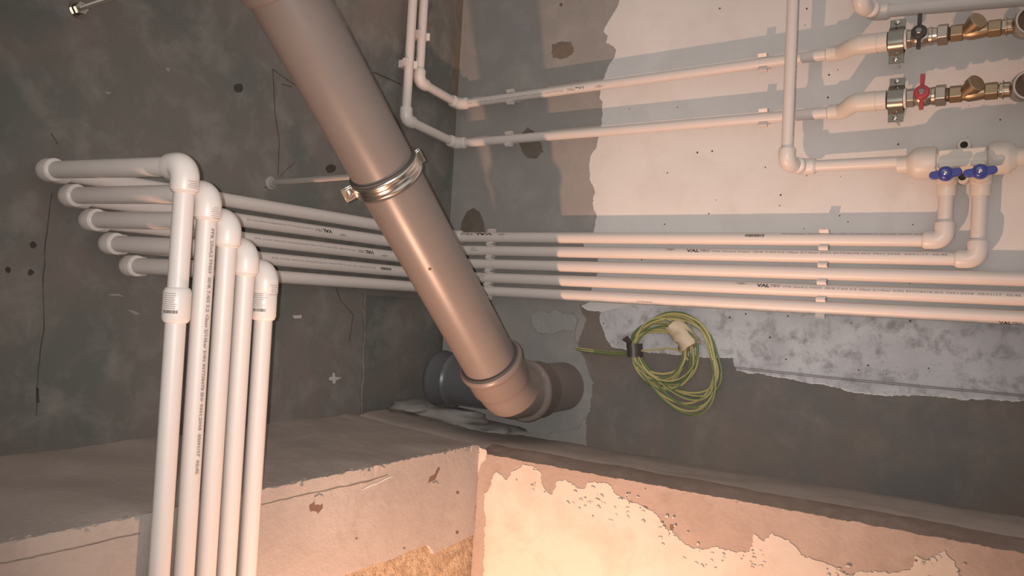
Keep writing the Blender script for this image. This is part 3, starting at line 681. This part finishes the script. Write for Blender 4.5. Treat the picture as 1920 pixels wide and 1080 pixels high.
# loose threaded rod at the top left
r0 = WL(146, 17, 0); t = thing('threaded_rod', 'threaded steel rod with a nut sticking out of the left wall', 'rod', r0)
e0 = V((.33, r0.y-.01, r0.z+.004)); L = (e0-r0).length; prof = []
k = 0
while k*.0022 < L: prof += [(k*.0022, .0042), (k*.0022+.0011, .0035)]; k += 1
m = MB(); m.lathe(r0, e0-r0, prof, 10); mk('rod', m, 'steel', t)
m = MB(); m.lathe(r0+X_*.004, X_, [(0, .0095), (.009, .0095)], 6); mk('nut', m, 'steel', t)
m = MB(); m.lathe(r0, X_, [(0, .014), (.0015, .014)], 20); mk('washer', m, 'steel_dark', t)

# ------------------------------------------------------------------ uprights and pipes feeding the manifold
VR = .0112
def feeder(label, topoff, px_, py_, off, elb2, end, zt=1.3, ext=0.0):
    e1 = WR(px_, py_, off)
    t = thing('feed_pipe', label, 'pipe', (e1.x, -.03, e1.z-.02))
    e2 = elb2; d12 = (e2-e1).normalized()
    tp = V((e1.x-.004, -topoff, zt)); dv = (tp-e1).normalized()
    pipe(t, [tp, e1+dv*.015], VR); 
    d12 = (d12-dv*d12.dot(dv)).normalized()
    e2 = e1+d12*max(.036, (elb2-e1).length)
    elbow(t, e1, dv, d12, .0156, .027, .015, VR)
    dd = (end-e2); dd = dd.normalized()
    d12b = (-d12-dd*(-d12).dot(dd)).normalized()
    elbow(t, e2, d12b, dd, .0156, .027, .015, VR)
    pipe(t, [e1+d12*.015, e2-d12*.015], VR); pipe(t, [e2+dd*.015, end+dd*ext], VR)
    return t
MO = .036
fv = feeder('white upright pipe bending into the left end of the blue-handled manifold', .118, 1475, 306, .085, WR(1499, 324, .034), WR(1706, 303, MO))
feeder('white pipe elbow at the top edge, its pipe running behind the black-handled valve', .11, 1613, 8, .085, WR(1636, 28, .030), WR(2080, -14, .030), ext=1.4)

_e1 = WR(1475, 306, .085); _tp = V((_e1.x-.004, -.118, 1.3)); _dv = (_tp-_e1).normalized(); _cv = (CAM-_e1); _cv.z = 0; _cv.normalize()
text_on(fv, SPEC+'  '+SPEC, _e1+_dv*.36, -_dv, _cv+Zv.cross(_cv)*1.9, VR, .0055, 'ink_pale', length=.31)
# ------------------------------------------------------------------ manifold with two blue valves
m0 = WR(1736, 306, MO); m1 = WR(1876, 296, MO)
mf = thing('valve_manifold', 'white plastic manifold with two blue butterfly handles on the white wall', 'manifold', (WR(1805, 370, 0).x, -MO, WR(1805, 370, MO).z))
axm = (m1-m0).normalized(); lenm = (m1-m0).length
m = MB(); m.lathe(m0, axm, [(-.046, .0152), (-.030, .0158), (-.026, .020), (-.020, .0265), (-.014, .0285), (.012, .0285), (.017, .0265), (.019, .0215), (lenm-.019, .0215), (lenm-.017, .0265), (lenm-.012, .0285), (lenm+.010, .0285), (lenm+.014, .0265), (lenm+.024, .0165), (lenm+.026, .0155), (lenm+1.7, .0155)], 32); mk('body', m, 'ivory', mf)
cpl = m0.lerp(m1, .5)
m = MB(); m.box(cpl+V((0, -.013, .002)), axm*(lenm/2-.020), V((0, .008, 0)), V((0, 0, .0165))); mk('cover_plate', m, 'ivory', mf, bevel=.003)
vx = [xe[0], xe[1]]
for k in range(2):
    hc = WR((1773, 1838)[k], (326, 322)[k], MO+.038)
    bx_ = vx[k]; bt = V((bx_, -OFF, WR((1773, 1838)[k], 368, OFF).z))
    tp = V((bx_, -MO+.004, m0.z+.002))
    m = MB(); m.tube([tp, V((bx_, -MO+.004, bt.z+.030)), V((bx_, -OFF, bt.z+.024)), V((bx_, -OFF, bt.z+.0225)), V((bx_, -OFF, bt.z+.002)), bt], [.0175, .0175, .0172, .0168, .0160, .0152], 24); mk('outlet_socket', m, 'ivory', mf)
    m = MB(); m.lathe(V((hc.x, -MO-.010, hc.z)), -Y_, [(0, .017), (.014, .0155), (.020, .0125), (.026, .012)], 24); mk('valve_bonnet', m, 'ivory', mf)
    # butterfly handle
    poly = []
    tl = radians(7)
    for i in range(64):
        a = 2*pi*i/64; best = .0125; st_ = .0125
        while st_ < .027:
            u, v_ = st_*cos(a), st_*sin(a); ux = max(0, abs(u)-.0188)
            if ux*ux+v_*v_ <= .0068**2 or st_ <= .0125: best = st_
            st_ += .0004
        u, v_ = best*cos(a), best*sin(a)
        poly.append(V((hc.x, 0, hc.z))+V((u*cos(tl)-v_*sin(tl), 0, v_*cos(tl)+u*sin(tl))))
    for p in poly: p.y = hc.y+.005
    m = MB(); m.prism(poly, (0, -.010, 0)); hd = mk('handle', m, 'blue', mf, bevel=.0022, label='blue butterfly handle')
    m = MB(); m.lathe((hc.x, hc.y-.003, hc.z), -Y_, [(0, .0105), (.005, .0095), (.0065, .007), (.0062, .005)], 24); mk('hub', m, 'blue', hd)
    m = MB(); m.lathe((hc.x, hc.y-.008, hc.z), -Y_, [(0, .0036), (.003, .0034), (.0042, .0018)], 12); mk('screw', m, 'steel', hd)
    pipe(rows[k], [V((bx_, -OFF, rz[k]+.02)), bt+V((0, 0, .01))])
for (x, y, w) in ((1808, 273, 1), (1805, 333, -1)):
    c = WR(x, y, .02); m = MB(); ring = 20; vs = []
    m.lathe(c+V((0, .016, 0)), -Y_, [(0, .0115), (.022, .0115), (.0235, .0105), (.0235, .0062), (.010, .0055)], 24); lug = mk('mounting_lug', m, 'ivory', mf)
    m = MB(); m.lathe(c+V((0, -.004, 0)), -Y_, [(0, .0058), (.0012, .0058)], 16); mk('screw_hole', m, 'hole', lug)

# ------------------------------------------------------------------ ball valve trains
VO = .060
def train(nm, hmat, start, pxs, labels, par, htilt):
    # pxs: two pixels on the valve axis
    a = WR(*pxs[0], VO); b_ = WR(*pxs[1], VO); ax = (b_-a).normalized()
    def at(px_):                                   # station on the axis under this photo column
        lo, hi = -.2, .6
        for _ in range(40):
            mid = (lo+hi)/2; p = a+ax*mid; v = p-CAM; x = 960+FPX*v.dot(Rt)/v.dot(Fw)
            if x < px_: lo = mid
            else: hi = mid
        return a+ax*((lo+hi)/2)
    # offset reducer in white plastic, part of the pipe
    s1 = start; e1 = at(pxs[2]); 
    m = MB(); d0 = (s1-V((s1.x-.1, s1.y, s1.z-.0))).normalized()
    P = [s1-d0*.014, s1-d0*.012, s1+d0*.006]; Rr_ = [UR+.0004, .0138, .0142]
    k0, k1 = s1+d0*.006, e1-ax*.044
    for i in range(1, 9):
        s = i/9; h = s*s*(3-2*s); p = k0.lerp(k1, s); q = k0+(V((k1.x-k0.x, 0, 0)))*s+V((0, (k1.y-k0.y)*h, (k1.z-k0.z)*h)); P.append(q); Rr_.append(.0145+.0025*s)
    P += [k1, k1+ax*.001, k1+ax*.030, k1+ax*.0305, k1+ax*.032, k1+ax*.0325, e1+ax*.004]; Rr_ += [.0172, .0178, .0178, .0168, .0168, .0174, .0174]
    m.tube(P, Rr_, 24); mk('offset_reducer', m, 'ivory', par)
    # clamp
    c = at(pxs[3]); zt = ax.cross(Y_)*-1; zt = V((0, 0, 1))
    t = thing('strap_clamp', labels[0], 'clamp', c-V((0, 0, .045)), 'steel strap clamps by the valves')
    w = .0125; prof = [(.004, .0395), (.004, .026)]
    for i in range(13):
        an = radians(62-124*i/12); prof.append((-cos(an)*.0195+.004, sin(an)*.0215))
    prof += [(.004, -.026), (.004, -.0395)]
    inner = [(y+.0018 if abs(z) > .024 else y*.9+.0008, z*(.93 if abs(z) < .024 else 1)) for y, z in prof][::-1]
    m = MB(); m.prism([c-ax*w+V((0, y, z)) for y, z in prof+inner], ax*2*w); mk('strap', m, 'steel_dark', t)
    m = MB(); prof2 = []
    for i in range(13):
        an = radians(62-124*i/12); prof2.append((cos(an)*.0195+.006, sin(an)*.0215))
    inner2 = [(y*.9, z*.93) for y, z in prof2][::-1]
    m.prism([c-ax*w+V((0, y, z)) for y, z in [(.008, .0395), (.008, .026)]+prof2+[(.008, -.026), (.008, -.0395), (.0065, -.0395), (.0065, -.026)]+inner2+[(.0065, .026), (.0065, .0395)]], ax*2*w); mk('back_strap', m, 'steel_dark', t)
    for s_ in (1, -1):
        m = MB(); m.lathe(c+V((0, .004, s_*.0335)), -Y_, [(0, .0052), (.002, .0050), (.0045, .003), (.005, .001)], 16); m.lathe(c+V((0, .004, s_*.0335)), Y_, [(0, .003), (.05, .003)], 10); mk('screw', m, 'steel', t)
    # ball valve
    vc = at(pxs[4]); t = thing('ball_valve', labels[1], 'valve', vc-V((0, 0, .02)), 'brass ball valves')
    s0 = at(pxs[3]); L0 = (vc-s0).dot(ax)
    m = MB()
    m.lathe(s0+ax*.0135, ax, [(0, .0178), (.004, .0178)], 24); mk('white_collar', m, 'ppr_fit', t)
    m = MB(); m.lathe(s0+ax*.0175, ax, [(0, .016), (.001, .017), (L0-.0325, .017), (L0-.0315, .016)], 6, phase=.5); mk('inlet_hex', m, 'nickel', t, smooth=False, bevel=.0008)
    m = MB(); m.lathe(vc, ax, [(-.016, .0125), (-.013, .0145), (-.006, .0168), (.004, .0168), (.010, .0150), (.012, .0145), (.013, .0158), (.018, .0158), (.019, .0145), (.026, .0138)], 28); bd = mk('body', m, 'nickel', t)
    m = MB(); m.lathe(vc, -Y_, [(.010, .008), (.022, .008), (.023, .0065), (.027, .0065)], 20); mk('stem', m, 'nickel', t)
    m = MB(); hc = vc-Y_*.027
    m.lathe(hc, -Y_, [(0, .0112), (.001, .0126), (.006, .0126), (.009, .0108), (.0095, .007)], 26)
    for s_, ln in ((1, .024), (-1, .022)): 
        m.box(hc+V((0, -.004, s_*(.008+ln/2))), (.0033, 0, 0), (0, .003, 0), V((htilt*s_*0, 0, ln/2)))
    hd = mk('handle', m, hmat, t, bevel=.001, label=labels[3])
    m = MB(); m.lathe(hc-Y_*.0090, -Y_, [(0, .0055), (.004, .0055), (.0048, .0045)], 6); mk('handle_nut', m, 'steel_dark', hd)
    un = at(pxs[5]); m = MB(); m.lathe(un-ax*.0085, ax, [(0, .017), (.001, .0192), (.016, .0192), (.017, .017)], 6, phase=.5); mk('union_nut', m, 'nickel', t, smooth=False, bevel=.0008)
    st0 = at(pxs[6]); m = MB(); g = (st0-un).dot(ax); prof = []
    for i in range(8): prof += [(.0085+(g-.0085)*i/8, .0122), (.0085+(g-.0085)*(i+.5)/8, .0118)]
    m.lathe(un, ax, prof, 20); mk('thread', m, 'nickel', t)
    # strainer
    st = thing('strainer', labels[2], 'strainer', at(pxs[7])-V((0, 0, .02)), 'brass strainers')
    m = MB(); m.lathe(st0, ax, [(0, .0138), (.001, .0152), (.019, .0152), (.020, .0138)], 6, phase=.5); mk('inlet_hex', m, 'brass', st, smooth=False, bevel=.0008)
    sc = at(pxs[7]); h0 = at(pxs[8]); gl = (h0-st0).dot(ax)
    m = MB(); m.lathe(st0, ax, [(.019, .0118), (.024, .0130), (gl*.55, .0150), (gl*.8, .0140), (gl, .0125)], 24); mk('body', m, 'brass', st)
    bd_ = (ax*.62-Y_*.68+Zv*.34).normalized(); bo = st0+ax*(gl*.42)
    m = MB(); m.lathe(bo, bd_, [(0, .0120), (.016, .0125), (.020, .0125), (.0205, .0150), (.031, .0150), (.032, .0138)], 28); mk('screen_cap', m, 'brass', st)
    m = MB(); m.lathe(h0, ax, [(0, .0138), (.001, .0152), (.019, .0152), (.020, .0138)], 6, phase=.5); mk('outlet_hex', m, 'brass', st, smooth=False, bevel=.0008)
    # nipple and open tee at the picture edge
    te = at(pxs[9]); tee = thing('pipe_tee', labels[4], 'tee', te-V((0, 0, .025)), 'open tees at the right')
    h1 = h0+ax*.020; ln = (te-h1).dot(ax)
    m = MB(); m.lathe(h1, ax, [(0, .0105), (.006, .0105), (.0065, .0155), (.008, .0155), (.0085, .0125), (ln, .0125)], 20); mk('nipple', m, 'brass', tee)
    m = MB(); m.lathe(at(pxs[10])-ax*.008, ax, [(0, .0135), (.016, .0135)], 6, phase=.5); mk('nipple_hex', m, 'nickel', tee, smooth=False, bevel=.0008)
    td = (-Y_*.93+X_*.22+V((0, 0, -.1))).normalized()
    m = MB(); m.lathe(te-td*.02, td, [(0, .020), (.030, .020), (.032, .0245), (.052, .0245), (.054, .0235), (.054, .0205), (.030, .0195)], 32, cap=False); mk('socket', m, 'nickel', tee)
    m = MB(); m.lathe(te+td*.022, td, [(0, .0203), (.001, .0203)], 28); mk('socket_bore', m, 'rust', tee)
    m = MB(); m.lathe(te, ax, [(.0, .016), (1.5, .016)], 24); mk('run', m, 'brass', tee)
train('a', 'black', A1, [(1680, 76), (1890, 50), 1660, 1681, 1727, 1768, 1782, 1830, 1852, 1925, 1889],
      ['steel strap clamp left of the black-handled valve', 'brass ball valve with a black handle', 'brass strainer to the right of the black-handled valve', 'black butterfly handle', 'brass tee with a dark open socket at the right edge, upper of two'], pa, 0)
train('b', 'red', B1, [(1680, 186), (1890, 168), 1658, 1680, 1732, 1764, 1780, 1826, 1846, 1920, 1884],
      ['steel strap clamp left of the red-handled valve', 'brass ball valve with a red handle', 'brass strainer to the right of the red-handled valve', 'red butterfly handle', 'brass tee with a dark open socket at the right edge, lower of two'], pb, 0)

# ------------------------------------------------------------------ coil of earth cable
ct = thing('cable_coil', 'coil of yellow and green cable bound with tape, hanging on the right wall', 'cable', WR(1260, 780, .02))
rg = random.Random(5); CR = .0026
def loop_pt(th, Rx, Ty, By, sk, off, tx, ty):
    # th 0 at the tie on the left, running over the top, right side and bottom
    u = (1-cos(th))/2; s = sin(th)
    x = tx+(Rx-tx)*u; y = ty-(ty-Ty)*s if s >= 0 else ty+(By-ty)*(-s)
    if s < 0: x += sk*(-s)
    return WR(x, y, off)
specs = []
for k in range(7): specs.append((1334+rg.uniform(-8, 9), 584+rg.uniform(0, 14), 738+k*7, 34+rg.uniform(-8, 14)))
for k in range(9): specs.append((1290+rg.uniform(-10, 20), 600+rg.uniform(-4, 22), 704+k*3.8+rg.uniform(-3, 3), 6+rg.uniform(-6, 10)))
path = []
for q, (Rx, Ty, By, sk) in enumerate(specs):
    tx, ty = 1181+rg.uniform(-2, 13), 654+rg.uniform(-9, 9); off0 = .006+.024*rg.random(); N = 40
    nxt = specs[(q+1) % len(specs)]
    for i in range(N):
        th = 2*pi*i/N; w = i/N
        path.append(loop_pt(th, Rx, Ty, By, sk, off0+.003*sin(th*2+q), tx, ty))
# soften the hand-over between turns
for _ in range(3): path = [path[0]]+[(path[i-1]+path[i]*2+path[i+1])/4 for i in range(1, len(path)-1)]+[path[-1]]
stripe = lambda i, k: 1 if (k+i//9) % 8 in (0, 1, 2) else 0
m = MB(); m.tube(path, CR, 8, mfun=stripe); mk('cable', m, ['yellow', 'green'], ct)
for dy, dz in ((0, 0), (3.5, .004)):
    pts = [WR(1070, 651+dy*.3, -.005), WR(1090, 654+dy, .006), WR(1120, 658+dy, .010+dz), WR(1150, 661+dy, .014+dz), WR(1182, 661+dy, .018+dz), WR(1200, 657+dy, .02)]
    pp = []
    for a_, b_ in zip(pts[:-1], pts[1:]):
        for i in range(5): pp.append(a_.lerp(b_, i/5))
    m = MB(); m.tube(pp, CR, 8, mfun=stripe); mk('cable', m, ['yellow', 'green'], ct)
pts = [WR(x, y, .022) for x, y in ((1195, 658), (1225, 656), (1250, 653), (1268, 655), (1282, 662), (1290, 676))]; m = MB(); m.tube(pts, CR*.8, 8); mk('cable', m, ['yellow', 'green'], ct)
# tapes
def band_tube(pts, rad, flat, mat, name, amp, seed):
    m = MB(); n = len(pts); seg = 14; vs = []; fs = []
    for i, p in enumerate(pts):
        t = (pts[min(n-1, i+1)]-pts[max(0, i-1)]).normalized(); u = t.cross(-Y_).normalized(); w = -Y_
        for k in range(seg):
            a = 2*pi*k/seg; q = p+(u*cos(a)*rad[i]+w*sin(a)*flat)
            q = q+noise.noise_vector(q*90+V((seed, 0, 0)))*amp+noise.noise_vector(q*220)*amp*.5; vs.append(q)
    for i in range(n-1):
        for k in range(seg): l = (k+1) % seg; fs.append((i*seg+k, i*seg+l, (i+1)*seg+l, (i+1)*seg+k))
    fs += [tuple(range(seg))[::-1], tuple((n-1)*seg+k for k in range(seg))]
    m.add(vs, fs); return mk(name, m, mat, ct, ang=50)
tp = [WR(x, y, .020) for x, y in ((1259, 609), (1264, 612), (1270, 617), (1276, 623), (1281, 630), (1286, 637), (1290, 645), (1294, 653))]
band_tube(tp, [.010, .017, .021, .022, .022, .022, .023, .021], .022, 'tape', 'beige_tape', .006, 2)
tp = [WR(x, y, .020) for x, y in ((1190, 644), (1190, 650), (1191, 657), (1191, 664), (1191, 669))]
band_tube(tp, [.017, .0165, .016, .016, .016], .021, 'tape_dark', 'brown_tape', .001, 4)
m = MB(); a_ = WR(1184, 650, .036); b_ = WR(1166, 637, .034); c_ = WR(1176, 629, .034); d_ = WR(1184, 640, .036); m.prism([a_, b_, c_, d_], (0, .0012, 0)); mk('tape_tail', m, 'tape_dark', ct)
# thin wire running along the wall to the right
wt = thing('thin_wire', 'thin grey twin wire stretched along the right wall from the coil', 'wire', WR(1600, 712, .004))
for dy in (0, 3):
    pts = []
    key = [(1264, 677), (1300, 681), (1345, 685+dy), (1420, 692+dy), (1560, 707+dy), (1740, 724+dy), (1930, 741+dy), (2120, 760+dy)]
    for (x0, y0), (x1, y1) in zip(key[:-1], key[1:]):
        for i in range(6): s = i/6; pts.append(WR(x0+(x1-x0)*s, y0+(y1-y0)*s+rng.uniform(-.25, .25), .006 if x0 > 1340 else .012))
    m = MB(); m.tube(pts, .0008, 6); mk('strand', m, 'wire', wt)
